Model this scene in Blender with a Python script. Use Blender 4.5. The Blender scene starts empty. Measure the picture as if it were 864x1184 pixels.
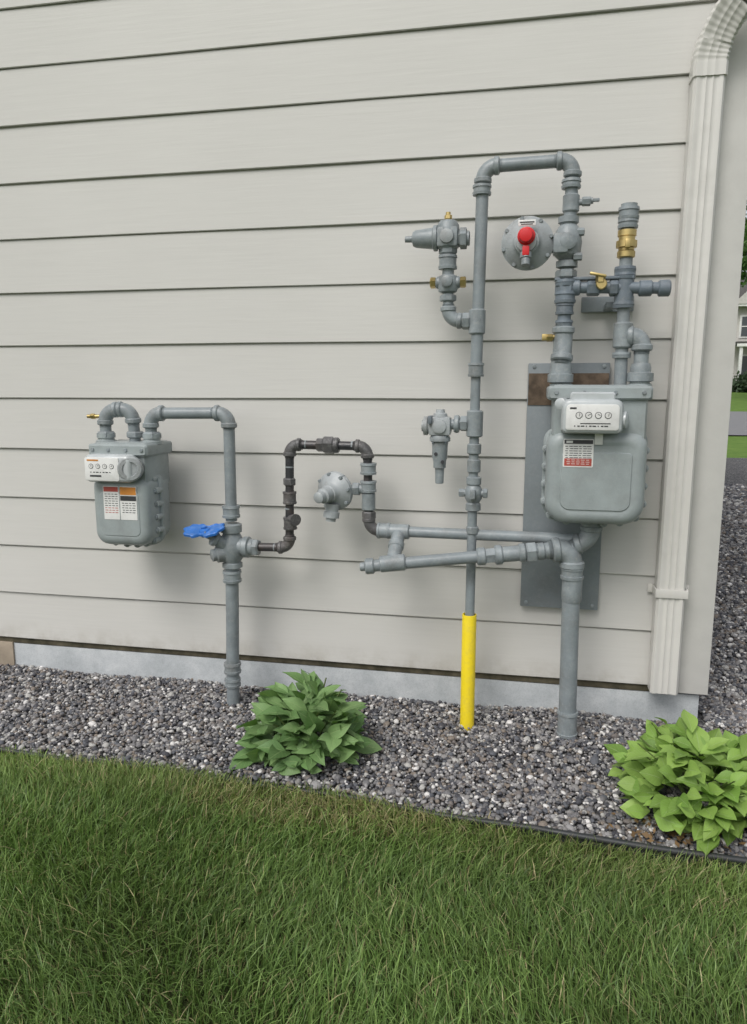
import bpy, bmesh, math, random
import numpy as np
from mathutils import Vector, Matrix
random.seed(7); rng=np.random.default_rng(11)
S=bpy.context.scene; COL=S.collection
V=Vector
# ------------------------------------------------------------------ materials
def nodes(name):
    m=bpy.data.materials.new(name); m.use_nodes=True
    nt=m.node_tree; b=nt.nodes['Principled BSDF']
    return m,nt,b
def N(nt,t,**k):
    n=nt.nodes.new(t)
    for a,v in k.items():
        if a.startswith('i_'):
            n.inputs[a[2:].replace('_',' ')].default_value=v
        else: setattr(n,a,v)
    return n
def ramp(nt,stops,interp='LINEAR'):
    r=nt.nodes.new('ShaderNodeValToRGB'); r.color_ramp.interpolation=interp
    e=r.color_ramp.elements
    while len(e)>1: e.remove(e[-1])
    e[0].position=stops[0][0]; e[0].color=(*stops[0][1],1)
    for p,c in stops[1:]:
        x=e.new(p); x.color=(*c,1)
    return r
def painted(name,col,var=.12,rough=.45,nscale=14,bump=.15,bscale=220,spec=.5,metal=0,dirt=(.12,.10,.08),dirtamt=.25,dscale=9,dust=0.):
    m,nt,b=nodes(name); L=nt.links
    tc=N(nt,'ShaderNodeTexCoord')
    n1=N(nt,'ShaderNodeTexNoise',i_Scale=nscale,i_Detail=6.); L.new(tc.outputs['Object'],n1.inputs['Vector'])
    c=np.array(col)
    r1=ramp(nt,[(.3,tuple(c*(1-var))),(.7,tuple(np.minimum(c*(1+var),1)))]); L.new(n1.outputs['Fac'],r1.inputs[0])
    n2=N(nt,'ShaderNodeTexNoise',i_Scale=dscale,i_Detail=8.,i_Roughness=.7); L.new(tc.outputs['Object'],n2.inputs['Vector'])
    r2=ramp(nt,[(.50,(0,0,0)),(.72,(dirtamt,)*3)]); L.new(n2.outputs['Fac'],r2.inputs[0])
    mx=N(nt,'ShaderNodeMix',data_type='RGBA'); L.new(r2.outputs[0],mx.inputs[0]); L.new(r1.outputs[0],mx.inputs[6]); mx.inputs[7].default_value=(*dirt,1)
    out=mx.outputs[2]
    if dust>0:
        n4=N(nt,'ShaderNodeTexNoise',i_Scale=70.,i_Detail=8.,i_Roughness=.8); L.new(tc.outputs['Object'],n4.inputs['Vector'])
        r4=ramp(nt,[(.5,(0,0,0)),(.68,(dust,)*3)]); L.new(n4.outputs['Fac'],r4.inputs[0])
        m4=N(nt,'ShaderNodeMix',data_type='RGBA'); L.new(r4.outputs[0],m4.inputs[0]); L.new(out,m4.inputs[6]); m4.inputs[7].default_value=(.46,.46,.44,1); out=m4.outputs[2]
    L.new(out,b.inputs['Base Color'])
    n3=N(nt,'ShaderNodeTexNoise',i_Scale=float(bscale),i_Detail=3.); L.new(tc.outputs['Object'],n3.inputs['Vector'])
    bp=N(nt,'ShaderNodeBump',i_Strength=bump,i_Distance=.002); L.new(n3.outputs['Fac'],bp.inputs['Height']); L.new(bp.outputs[0],b.inputs['Normal'])
    rr=ramp(nt,[(.3,(rough-.1,)*3),(.7,(rough+.12,)*3)]); L.new(n2.outputs['Fac'],rr.inputs[0]); L.new(rr.outputs[0],b.inputs['Roughness'])
    b.inputs['Specular IOR Level'].default_value=spec; b.inputs['Metallic'].default_value=metal
    return m
M={}
M['pipe']=painted('grey_pipe_paint',(.225,.255,.270),.14,rough=.36,dust=.25,dirtamt=.35,bump=.25)
M['fit']=painted('grey_fitting_paint',(.235,.265,.278),.20,rough=.38,bump=.5,bscale=150,dust=.35,dirtamt=.5,nscale=20)
M['dark']=painted('dark_grey_paint',(.145,.175,.205),.18,rough=.38,dust=.2,bump=.3)
M['meter']=painted('meter_enamel',(.305,.342,.345),.09,rough=.34,bump=.3,bscale=300,dirtamt=.25,dust=.16)
M['cast']=painted('cast_aluminium_paint',(.35,.375,.385),.15,rough=.36,bump=.6,bscale=260,dust=.3,dirtamt=.5)
M['black']=painted('black_iron',(.035,.035,.04),.3,rough=.32,bump=.4,dirt=(.12,.08,.06),dirtamt=.5,spec=.6)
M['blackfit']=painted('black_iron_fitting',(.085,.083,.085),.3,rough=.4,bump=.5,dirt=(.15,.11,.09),dirtamt=.5,dust=.3)
M['brass']=painted('brass',(.55,.42,.18),.15,rough=.32,metal=.85,dirt=(.2,.15,.06))
M['yellow']=painted('yellow_plastic',(.88,.68,.02),.05,rough=.42,bump=.1,dirt=(.35,.28,.12),dirtamt=.4,dscale=14)
M['red']=painted('red_plastic',(.62,.02,.025),.08,rough=.4,bump=.1)
M['blue']=painted('blue_handle_paint',(.03,.16,.52),.15,rough=.4,dirt=(.3,.4,.6),dirtamt=.5,dscale=30)
M['white']=painted('white_label',(.72,.72,.70),.05,rough=.5,bump=.05)
M['casing']=painted('index_casing',(.48,.51,.52),.10,rough=.2,bump=.05,spec=.7)
M['ink']=painted('label_ink',(.04,.04,.045),.1)
M['lred']=painted('label_red',(.42,.07,.05),.1)
M['lor']=painted('label_orange',(.62,.24,.04),.1)
M['panel']=painted('panel_paint',(.205,.232,.247),.10,rough=.40,bump=.12,bscale=60,nscale=3,dirtamt=.3,dscale=5,dust=.14)
M['rust']=painted('weathered_brown',(.125,.092,.066),.35,rough=.8,nscale=30,bump=.8,bscale=90,dirt=(.04,.035,.03),dirtamt=.7,spec=.2)
M['spout']=painted('downspout_enamel',(.64,.625,.59),.03,rough=.36,bump=.04,bscale=40,dirt=(.36,.34,.29),dirtamt=.22,dscale=5)
M['trim']=painted('trim_paint',(.58,.57,.54),.03,rough=.5,bump=.1,bscale=120,dirtamt=.08)
M['edging']=painted('edging_plastic',(.025,.028,.03),.2,rough=.5)
M['sill']=painted('sill_wood',(.10,.088,.06),.4,rough=.85,nscale=20,bump=.6,bscale=80,dirt=(.03,.035,.02),dirtamt=.8,spec=.2)
M['roof']=painted('roof_shingle',(.09,.085,.08),.25,rough=.9,nscale=8)
M['houseside']=painted('far_house_siding',(.55,.53,.50),.05,rough=.7)
M['farwhite']=painted('far_white_trim',(.78,.78,.76),.03)
M['glass']=painted('window_glass',(.05,.06,.07),.1,rough=.12,bump=0,spec=.8)
M['bark']=painted('bark',(.09,.065,.045),.3,rough=.9,bump=.8,bscale=30,spec=.2)
M['block']=painted('tan_block',(.36,.30,.23),.15,rough=.85,bump=.6)

def siding_mat():
    m,nt,b=nodes('lap_siding_paint');L=nt.links
    tc=N(nt,'ShaderNodeTexCoord'); mp=N(nt,'ShaderNodeMapping'); mp.inputs['Scale'].default_value=(1.2,1,26); L.new(tc.outputs['Object'],mp.inputs['Vector'])
    n=N(nt,'ShaderNodeTexNoise',i_Scale=3.,i_Detail=9.,i_Roughness=.62,i_Distortion=.4); L.new(mp.outputs[0],n.inputs['Vector'])
    big=N(nt,'ShaderNodeTexNoise',i_Scale=1.1,i_Detail=5.); L.new(tc.outputs['Object'],big.inputs['Vector'])
    r=ramp(nt,[(.3,(.578,.567,.537)),(.7,(.615,.604,.573))]); L.new(big.outputs['Fac'],r.inputs[0])
    r3=ramp(nt,[(.3,(.955,)*3),(.7,(1.0,)*3)]); L.new(n.outputs['Fac'],r3.inputs[0])
    mul=N(nt,'ShaderNodeMix',data_type='RGBA',blend_type='MULTIPLY'); mul.inputs[0].default_value=1; L.new(r.outputs[0],mul.inputs[6]); L.new(r3.outputs[0],mul.inputs[7])
    sx=N(nt,'ShaderNodeSeparateXYZ'); L.new(tc.outputs['Object'],sx.inputs[0])
    mr=N(nt,'ShaderNodeMapRange'); mr.inputs['From Min'].default_value=.14; mr.inputs['From Max'].default_value=.24; mr.inputs['To Min'].default_value=1; mr.inputs['To Max'].default_value=0; L.new(sx.outputs['Z'],mr.inputs['Value'])
    dn=N(nt,'ShaderNodeTexNoise',i_Scale=6.,i_Detail=8.,i_Roughness=.7); L.new(tc.outputs['Object'],dn.inputs['Vector'])
    dr=ramp(nt,[(.42,(0,0,0)),(.72,(.6,.6,.6))]); L.new(dn.outputs['Fac'],dr.inputs[0])
    mm=N(nt,'ShaderNodeMath',operation='MULTIPLY'); L.new(mr.outputs[0],mm.inputs[0]); L.new(dr.outputs[0],mm.inputs[1])
    mx=N(nt,'ShaderNodeMix',data_type='RGBA'); L.new(mm.outputs[0],mx.inputs[0]); L.new(mul.outputs[2],mx.inputs[6]); mx.inputs[7].default_value=(.22,.19,.13,1)
    L.new(mx.outputs[2],b.inputs['Base Color'])
    bp=N(nt,'ShaderNodeBump',i_Strength=.3,i_Distance=.002); L.new(n.outputs['Fac'],bp.inputs['Height']); L.new(bp.outputs[0],b.inputs['Normal'])
    b.inputs['Roughness'].default_value=.5; b.inputs['Specular IOR Level'].default_value=.35
    return m
M['siding']=siding_mat()
def concrete_mat():
    m,nt,b=nodes('foundation_concrete');L=nt.links
    tc=N(nt,'ShaderNodeTexCoord')
    n=N(nt,'ShaderNodeTexNoise',i_Scale=5.,i_Detail=10.,i_Roughness=.75); L.new(tc.outputs['Object'],n.inputs['Vector'])
    r=ramp(nt,[(.3,(.34,.365,.38)),(.5,(.46,.485,.50)),(.68,(.58,.60,.61))]); L.new(n.outputs['Fac'],r.inputs[0])
    v=N(nt,'ShaderNodeTexVoronoi',i_Scale=160.); L.new(tc.outputs['Object'],v.inputs['Vector'])
    r2=ramp(nt,[(0,(.8,)*3),(.5,(1.,)*3)]); L.new(v.outputs['Distance'],r2.inputs[0])
    mul=N(nt,'ShaderNodeMix',data_type='RGBA',blend_type='MULTIPLY'); mul.inputs[0].default_value=1; L.new(r.outputs[0],mul.inputs[6]); L.new(r2.outputs[0],mul.inputs[7])
    L.new(mul.outputs[2],b.inputs['Base Color']); b.inputs['Roughness'].default_value=.85
    bp=N(nt,'ShaderNodeBump',i_Strength=.4,i_Distance=.004); L.new(n.outputs['Fac'],bp.inputs['Height']); L.new(bp.outputs[0],b.inputs['Normal'])
    return m
M['concrete']=concrete_mat()
def gravel_sheet():
    m,nt,b=nodes('gravel_sheet');L=nt.links
    tc=N(nt,'ShaderNodeTexCoord')
    v=N(nt,'ShaderNodeTexVoronoi',i_Scale=70.); L.new(tc.outputs['Object'],v.inputs['Vector'])
    sp=N(nt,'ShaderNodeSeparateColor'); L.new(v.outputs['Color'],sp.inputs[0])
    r=ramp(nt,[(0,(.07,.07,.075)),(.5,(.17,.165,.165)),(.85,(.30,.29,.29)),(1,(.55,.55,.55))]); L.new(sp.outputs[0],r.inputs[0])
    r2=ramp(nt,[(0,(1,1,1)),(.9,(.25,)*3)])
    L.new(v.outputs['Distance'],r2.inputs[0])
    mul=N(nt,'ShaderNodeMix',data_type='RGBA',blend_type='MULTIPLY'); mul.inputs[0].default_value=1; L.new(r.outputs[0],mul.inputs[6]); L.new(r2.outputs[0],mul.inputs[7])
    L.new(mul.outputs[2],b.inputs['Base Color']); b.inputs['Roughness'].default_value=.9
    bp=N(nt,'ShaderNodeBump',i_Strength=1.,i_Distance=.01,invert=True); L.new(v.outputs['Distance'],bp.inputs['Height']); L.new(bp.outputs[0],b.inputs['Normal'])
    return m
M['gsheet']=gravel_sheet()
def pebble_mat():
    m,nt,b=nodes('pebble_stone');L=nt.links
    oi=N(nt,'ShaderNodeObjectInfo')
    r=ramp(nt,[(0,(.06,.06,.07)),(.16,(.165,.16,.165)),(.34,(.105,.11,.125)),(.45,(.24,.23,.225)),(.58,(.165,.145,.135)),(.68,(.31,.30,.30)),(.77,(.22,.185,.155)),(.85,(.42,.41,.39)),(.94,(.66,.64,.62))],'CONSTANT'); L.new(oi.outputs['Random'],r.inputs[0])
    tc=N(nt,'ShaderNodeTexCoord')
    n=N(nt,'ShaderNodeTexNoise',i_Scale=2.5,i_Detail=6.,i_Roughness=.7); L.new(tc.outputs['Object'],n.inputs['Vector'])
    r2=ramp(nt,[(.3,(.7,)*3),(.7,(1.25,)*3)]); L.new(n.outputs['Fac'],r2.inputs[0])
    mul=N(nt,'ShaderNodeMix',data_type='RGBA',blend_type='MULTIPLY'); mul.inputs[0].default_value=1; L.new(r.outputs[0],mul.inputs[6]); L.new(r2.outputs[0],mul.inputs[7])
    L.new(mul.outputs[2],b.inputs['Base Color']); b.inputs['Roughness'].default_value=.7
    return m
M['pebble']=pebble_mat()
def soil_mat(name,c1,c2,sc):
    m,nt,b=nodes(name);L=nt.links
    tc=N(nt,'ShaderNodeTexCoord')
    n=N(nt,'ShaderNodeTexNoise',i_Scale=float(sc),i_Detail=10.,i_Roughness=.75); L.new(tc.outputs['Object'],n.inputs['Vector'])
    r=ramp(nt,[(.35,c1),(.65,c2)]); L.new(n.outputs['Fac'],r.inputs[0]); L.new(r.outputs[0],b.inputs['Base Color']); b.inputs['Roughness'].default_value=.95; b.inputs['Specular IOR Level'].default_value=.1
    bp=N(nt,'ShaderNodeBump',i_Strength=.8,i_Distance=.02); L.new(n.outputs['Fac'],bp.inputs['Height']); L.new(bp.outputs[0],b.inputs['Normal'])
    return m
M['soil']=soil_mat('lawn_soil',(.03,.045,.016),(.075,.085,.035),60)
M['turf']=soil_mat('far_turf',(.10,.18,.04),(.16,.25,.06),2.5)
M['asphalt']=soil_mat('road_asphalt',(.22,.22,.225),(.27,.27,.275),30)
def leafmat(name,veins=False,trans=.3,rough=.45):
    m,nt,b=nodes(name);L=nt.links
    a=N(nt,'ShaderNodeAttribute',attribute_name='Col')
    col=a.outputs['Color']
    if veins:
        uv=N(nt,'ShaderNodeUVMap'); s=N(nt,'ShaderNodeSeparateXYZ'); L.new(uv.outputs[0],s.inputs[0])
        sub=N(nt,'ShaderNodeMath',operation='SUBTRACT'); sub.inputs[1].default_value=.5; L.new(s.outputs['X'],sub.inputs[0])
        ab=N(nt,'ShaderNodeMath',operation='ABSOLUTE'); L.new(sub.outputs[0],ab.inputs[0])
        mid=ramp(nt,[(.0,(1,1,1)),(.045,(0,0,0))]); L.new(ab.outputs[0],mid.inputs[0])
        mu=N(nt,'ShaderNodeMath',operation='MULTIPLY'); mu.inputs[1].default_value=.55; L.new(ab.outputs[0],mu.inputs[0])
        su=N(nt,'ShaderNodeMath',operation='SUBTRACT'); L.new(s.outputs['Y'],su.inputs[0]); L.new(mu.outputs[0],su.inputs[1])
        m2=N(nt,'ShaderNodeMath',operation='MULTIPLY'); m2.inputs[1].default_value=48.; L.new(su.outputs[0],m2.inputs[0])
        sn=N(nt,'ShaderNodeMath',operation='SINE'); L.new(m2.outputs[0],sn.inputs[0])
        vr=ramp(nt,[(.82,(0,0,0)),(1.,(.35,.35,.35))]); L.new(sn.outputs[0],vr.inputs[0])
        mxx=N(nt,'ShaderNodeMath',operation='MAXIMUM'); L.new(mid.outputs[0],mxx.inputs[0]); L.new(vr.outputs[0],mxx.inputs[1])
        sc=N(nt,'ShaderNodeMath',operation='MULTIPLY'); sc.inputs[1].default_value=.5; L.new(mxx.outputs[0],sc.inputs[0])
        mx=N(nt,'ShaderNodeMix',data_type='RGBA'); L.new(sc.outputs[0],mx.inputs[0]); L.new(col,mx.inputs[6]); mx.inputs[7].default_value=(.34,.46,.20,1)
        col=mx.outputs[2]
        bp=N(nt,'ShaderNodeBump',i_Strength=.5,i_Distance=.002,invert=True); L.new(mxx.outputs[0],bp.inputs['Height']); L.new(bp.outputs[0],b.inputs['Normal'])
    L.new(col,b.inputs['Base Color']); b.inputs['Roughness'].default_value=rough; b.inputs['Specular IOR Level'].default_value=.35
    tr=N(nt,'ShaderNodeBsdfTranslucent'); 
    g=N(nt,'ShaderNodeMix',data_type='RGBA',blend_type='MULTIPLY'); g.inputs[0].default_value=1; L.new(col,g.inputs[6]); g.inputs[7].default_value=(1.3,1.5,.6,1); L.new(g.outputs[2],tr.inputs['Color'])
    ms=N(nt,'ShaderNodeMixShader'); ms.inputs[0].default_value=trans; L.new(b.outputs[0],ms.inputs[1]); L.new(tr.outputs[0],ms.inputs[2])
    L.new(ms.outputs[0],nt.nodes['Material Output'].inputs['Surface'])
    return m
M['blade']=leafmat('grass_blade',trans=.22,rough=.45)
M['leaf']=leafmat('shrub_leaf',True,.18,.5)
M['treeleaf']=leafmat('tree_leaf',trans=.2,rough=.6)

# ------------------------------------------------------------------ mesh helpers
def empty(name):
    e=bpy.data.objects.new(name,None); COL.objects.link(e); e.empty_display_size=.1; return e
class P:
    def __init__(s,name,parent=None):
        s.name=name; s.parent=parent; s.bm=bmesh.new(); s.mats=[]
    def mi(s,k):
        if k not in s.mats: s.mats.append(k)
        return s.mats.index(k)
    def done(s,angle=35):
        me=bpy.data.meshes.new(s.name); bmesh.ops.recalc_face_normals(s.bm,faces=s.bm.faces)
        s.bm.to_mesh(me); s.bm.free()
        for k in s.mats: me.materials.append(M[k])
        me.polygons.foreach_set('use_smooth',[True]*len(me.polygons))
        me.set_sharp_from_angle(angle=math.radians(angle))
        o=bpy.data.objects.new(s.name,me); COL.objects.link(o)
        if s.parent: o.parent=s.parent
        return o
    def rings(s,rs,mat,cap=True):
        mi=s.mi(mat); vs=[[s.bm.verts.new(p) for p in r] for r in rs]; n=len(rs[0])
        for a,b in zip(vs,vs[1:]):
            for i in range(n):
                f=s.bm.faces.new((a[i],a[(i+1)%n],b[(i+1)%n],b[i])); f.material_index=mi
        if cap:
            for r in (vs[0],vs[-1]):
                f=s.bm.faces.new(r); f.material_index=mi
    def lathe(s,p,ax,prof,mat,seg=24,ph=0.):
        p=V(p); ax=V(ax).normalized()
        u=ax.orthogonal().normalized() if abs(ax.z)<.99 else V((1,0,0)); u=(u-ax*u.dot(ax)).normalized(); w=ax.cross(u)
        s.rings([[p+ax*t+(u*math.cos(2*math.pi*i/seg+ph)+w*math.sin(2*math.pi*i/seg+ph))*max(r,.0004) for i in range(seg)] for t,r in prof],mat)
    def cyl(s,a,b,r,mat,seg=24):
        a=V(a);b=V(b); s.lathe(a,b-a,[(0,r),((b-a).length,r)],mat,seg)
    def collar(s,c,ax,r,L,mat,seg=24):
        b=min(r*.15,L*.2); s.lathe(c,ax,[(-L/2,r-b),(-L/2+b,r),(L/2-b,r),(L/2,r-b)],mat,seg)
    def hexn(s,c,ax,r,L,mat): s.collar(c,ax,r,L,mat,6)
    def coupling(s,c,ax,r,L,mat):
        s.lathe(c,ax,[(-L/2,r*.9),(-L/2,r*1.06),(-L/2+.3*r,r*1.1),(-L/2+.34*r,r),(L/2-.34*r,r),(L/2-.3*r,r*1.1),(L/2,r*1.06),(L/2,r*.9)],mat)
    def thread(s,a,ax,r,L,mat):
        n=max(3,int(L/.0026)); pr=[]
        for i in range(n): pr+=[(L*i/n,r*.94),(L*(i+.5)/n,r*1.03)]
        s.lathe(a,ax,pr+[(L,r*.94)],mat,20)
    def elbow(s,c,a,b,r,R,mat,n=8,collars=True):
        c=V(c);a=V(a).normalized();b=V(b).normalized()
        th=a.angle(b); w=math.sin(th/2); nn=a.cross(b).normalized()
        p0=c+a*R;p2=c+b*R; pts=[]
        for i in range(n+1):
            t=i/n; k0=(1-t)**2;k1=2*w*t*(1-t);k2=t*t
            pts.append((p0*k0+c*k1+p2*k2)/(k0+k1+k2))
        rs=[]
        for i,q in enumerate(pts):
            t=-a if i==0 else b if i==n else (pts[i+1]-pts[i-1]).normalized()
            m=nn.cross(t).normalized()
            rs.append([q+(nn*math.cos(2*math.pi*j/20)+m*math.sin(2*math.pi*j/20))*r for j in range(20)])
        s.rings(rs,mat)
        if collars:
            for p,d in ((p0,a),(p2,b)):
                s.collar(p,d,r*1.17,r*.75,mat); s.thread(p+d*r*.37,d,r*.86,r*.35,mat)
    def run(s,pts,r,mat,fit='fit',k=1.2,Rk=2.1):
        pts=[V(p) for p in pts]; R=r*Rk; n=len(pts)
        for i in range(n-1):
            d=(pts[i+1]-pts[i]).normalized()
            a=pts[i] if i==0 else pts[i]+d*R*.6
            b=pts[i+1] if i==n-2 else pts[i+1]-d*R*.6
            s.cyl(a,b,r,mat)
        for i in range(1,n-1):
            s.elbow(pts[i],pts[i-1]-pts[i],pts[i+1]-pts[i],r*k,R,fit)
    def box(s,c,size,mat,bev=.003,rot=None):
        mi=s.mi(mat); tmp=bmesh.new(); bmesh.ops.create_cube(tmp,size=1)
        bmesh.ops.scale(tmp,vec=size,verts=tmp.verts)
        if bev>0: bmesh.ops.bevel(tmp,geom=list(tmp.edges),offset=min(bev,min(size)*.45),segments=2,affect='EDGES',profile=.6)
        if rot: bmesh.ops.rotate(tmp,matrix=rot,verts=tmp.verts,cent=(0,0,0))
        vs=[s.bm.verts.new(v.co+V(c)) for v in tmp.verts]; tmp.verts.index_update()
        for f in tmp.faces:
            g=s.bm.faces.new([vs[v.index] for v in f.verts]); g.material_index=mi
        tmp.free()
    def slab(s,cx,cz,w,h,ct,cb,rg,mat,n=6):
        rs=[]
        for y,i in rg:
            W=w/2-i;H=h/2-i; o=[]
            for sx,sz,rr,a0 in ((1,1,ct,0),(-1,1,ct,90),(-1,-1,cb,180),(1,-1,cb,270)):
                rr=max(rr-i*.6,.001)
                for j in range(n+1):
                    a=math.radians(a0+90*j/n); o.append(V((cx+sx*(W-rr)+rr*math.cos(a),y,cz+sz*(H-rr)+rr*math.sin(a))))
            rs.append(o)
        s.rings(rs,mat)
def npmesh(name,verts,faces_idx,loops_per,mats,col=None,uv=None,matidx=None,smooth=True):
    me=bpy.data.meshes.new(name); nv=len(verts); nl=len(faces_idx); nf=len(loops_per)
    me.vertices.add(nv); me.vertices.foreach_set('co',verts.astype(np.float32).ravel())
    me.loops.add(nl); me.loops.foreach_set('vertex_index',faces_idx.astype(np.int32))
    me.polygons.add(nf); st=np.concatenate([[0],np.cumsum(loops_per)[:-1]]).astype(np.int32)
    me.polygons.foreach_set('loop_start',st)
    if matidx is not None: me.polygons.foreach_set('material_index',matidx.astype(np.int32))
    me.polygons.foreach_set('use_smooth',np.full(nf,smooth))
    me.update(calc_edges=True); me.validate()
    if col is not None:
        at=me.color_attributes.new('Col','FLOAT_COLOR','POINT'); c4=np.ones((nv,4),np.float32); c4[:,:3]=col; at.data.foreach_set('color',c4.ravel())
    if uv is not None:
        u=me.uv_layers.new(name='UVMap'); u.data.foreach_set('uv',uv[faces_idx].astype(np.float32).ravel())
    for k in mats: me.materials.append(M[k])
    o=bpy.data.objects.new(name,me); COL.objects.link(o); return o

# ------------------------------------------------------------------ terrain
def gz(y):
    return np.interp(y,[-1e3,17,31,52,70,1000],[0,0,.30,1.15,1.5,1.5])
ex=[-9,-1.913,-1.46,-.974,-.558,-.174,.173,.419,.662,1.2,2.5,9]
eyv=[-.80,-.79,-.77,-.785,-.815,-.865,-.915,-.94,-.95,-1.0,-1.05,-1.1]
def ey(x): return np.interp(x,ex,eyv)+.006*np.sin(x*9)*(x<.1)
def sheet(name,xs,ys,zf,mat):
    X,Y=np.meshgrid(xs,ys); Z=zf(X,Y); v=np.stack([X,Y,Z],-1).reshape(-1,3); nx=len(xs);ny=len(ys)
    i=np.arange((ny-1)*nx).reshape(ny-1,nx)[:,:-1].ravel(); f=np.stack([i,i+1,i+nx+1,i+nx],-1).ravel()
    return npmesh(name,v,f,np.full(len(i),4),[mat])
sheet('ground',np.array([-400,-60,-20,-8,0,8,20,60,400.]),np.array([-400,-60,-10,-2,5,12,17,20,24,28,31,38,45,52,60,70,400.]),lambda X,Y:gz(Y)-.035,'turf')
sheet('road',np.linspace(-80,120,21),np.array([18.8,20,24,28,31.]),lambda X,Y:gz(Y)+.0,'asphalt')
def mound(x,y): return (.006*np.sin(x*3.1+1)*np.cos(y*4+x)+.005*np.sin(x*7.3+y*5))-.006-.012*np.clip(x-.1,0,.6)*(y>-.4)
vv=[];ff=[]
xs=np.linspace(-4.5,6,106)
for i,x in enumerate(xs):
    y0=ey(x)-.0; y1=.3 if x<.8 else 12.4
    for t in np.linspace(0,1,12): 
        yy=y0+(y1-y0)*t; vv.append((x,yy,-.014+(mound(x,yy) if yy<.3 else 0)))
for i in range(len(xs)-1):
    for j in range(11):
        a=i*12+j; ff+= [a,a+12,a+13,a+1]
gravel=npmesh('gravel_bed',np.array(vv),np.array(ff),np.full(len(ff)//4,4),['gsheet'])
pc=bpy.data.collections.new('pebble_shapes')
for k in range(6):
    bm=bmesh.new(); bmesh.ops.create_icosphere(bm,subdivisions=2,radius=1)
    q=[V(rng.normal(size=3)).normalized() for _ in range(8)]; h=rng.uniform(.66,.95,8)
    for v in bm.verts:
        for a,b in zip(q,h):
            d=v.co.dot(a)
            if d>b: v.co-=a*(d-b)*.8
        v.co+=V(rng.normal(size=3))*.02
    me=bpy.data.meshes.new('pebble'); bm.to_mesh(me); bm.free(); me.materials.append(M['pebble'])
    me.polygons.foreach_set('use_smooth',[True]*len(me.polygons))
    pc.objects.link(bpy.data.objects.new('pebble_shape_%d'%k,me))
pts=[];scl=[]
n=66000; x=rng.uniform(-3.6,1.7,n); y=rng.uniform(-1.15,.02,n); k=(y>ey(x)+.012); x=x[k];y=y[k]
s=np.exp(rng.normal(math.log(.0063),.32,len(x))); pts.append(np.stack([x,y,-.008+mound(x,y)+rng.uniform(0,.012,len(x))],-1)); scl.append(s)
n=26000; t=rng.uniform(0,1,n)**1.5; y=t*8; x=.76+rng.uniform(0,1,n)*(.30*(y+3.05)+.35-.76); s=np.exp(rng.normal(math.log(.0072),.25,n))*(1+y*.22)
pts.append(np.stack([x,y,-.010+rng.uniform(0,.012,n)],-1)); scl.append(s)
pts=np.concatenate(pts); scl=np.concatenate(scl)
sc3=scl[:,None]*rng.uniform([.8,.8,.6],[1.35,1.15,.95],(len(scl),3)); rot=rng.uniform(-.5,.5,(len(scl),3)); rot[:,2]=rng.uniform(0,6.28,len(scl))
gp=bpy.data.meshes.new('pebbles'); gp.vertices.add(len(pts)); gp.vertices.foreach_set('co',pts.astype(np.float32).ravel())
for nm,d in (('scl',sc3),('rot',rot)):
    a=gp.attributes.new(nm,'FLOAT_VECTOR','POINT'); a.data.foreach_set('vector',d.astype(np.float32).ravel())
go=bpy.data.objects.new('pebbles',gp); COL.objects.link(go); go.parent=gravel
ng=bpy.data.node_groups.new('scatter_pebbles','GeometryNodeTree')
ng.interface.new_socket('Geometry',in_out='INPUT',socket_type='NodeSocketGeometry'); ng.interface.new_socket('Geometry',in_out='OUTPUT',socket_type='NodeSocketGeometry')
gi=ng.nodes.new('NodeGroupInput'); gout=ng.nodes.new('NodeGroupOutput'); iop=ng.nodes.new('GeometryNodeInstanceOnPoints'); ci=ng.nodes.new('GeometryNodeCollectionInfo')
ci.inputs['Collection'].default_value=pc; ci.inputs['Separate Children'].default_value=True; ci.inputs['Reset Children'].default_value=True
iop.inputs['Pick Instance'].default_value=True
a1=ng.nodes.new('GeometryNodeInputNamedAttribute'); a1.data_type='FLOAT_VECTOR'; a1.inputs['Name'].default_value='scl'
a2=ng.nodes.new('GeometryNodeInputNamedAttribute'); a2.data_type='FLOAT_VECTOR'; a2.inputs['Name'].default_value='rot'
l=ng.links.new; l(gi.outputs[0],iop.inputs['Points']); l(ci.outputs[0],iop.inputs['Instance']); l(a2.outputs[0],iop.inputs['Rotation']); l(a1.outputs[0],iop.inputs['Scale']); l(iop.outputs[0],gout.inputs[0])
md=go.modifiers.new('scatter','NODES'); md.node_group=ng

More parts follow.
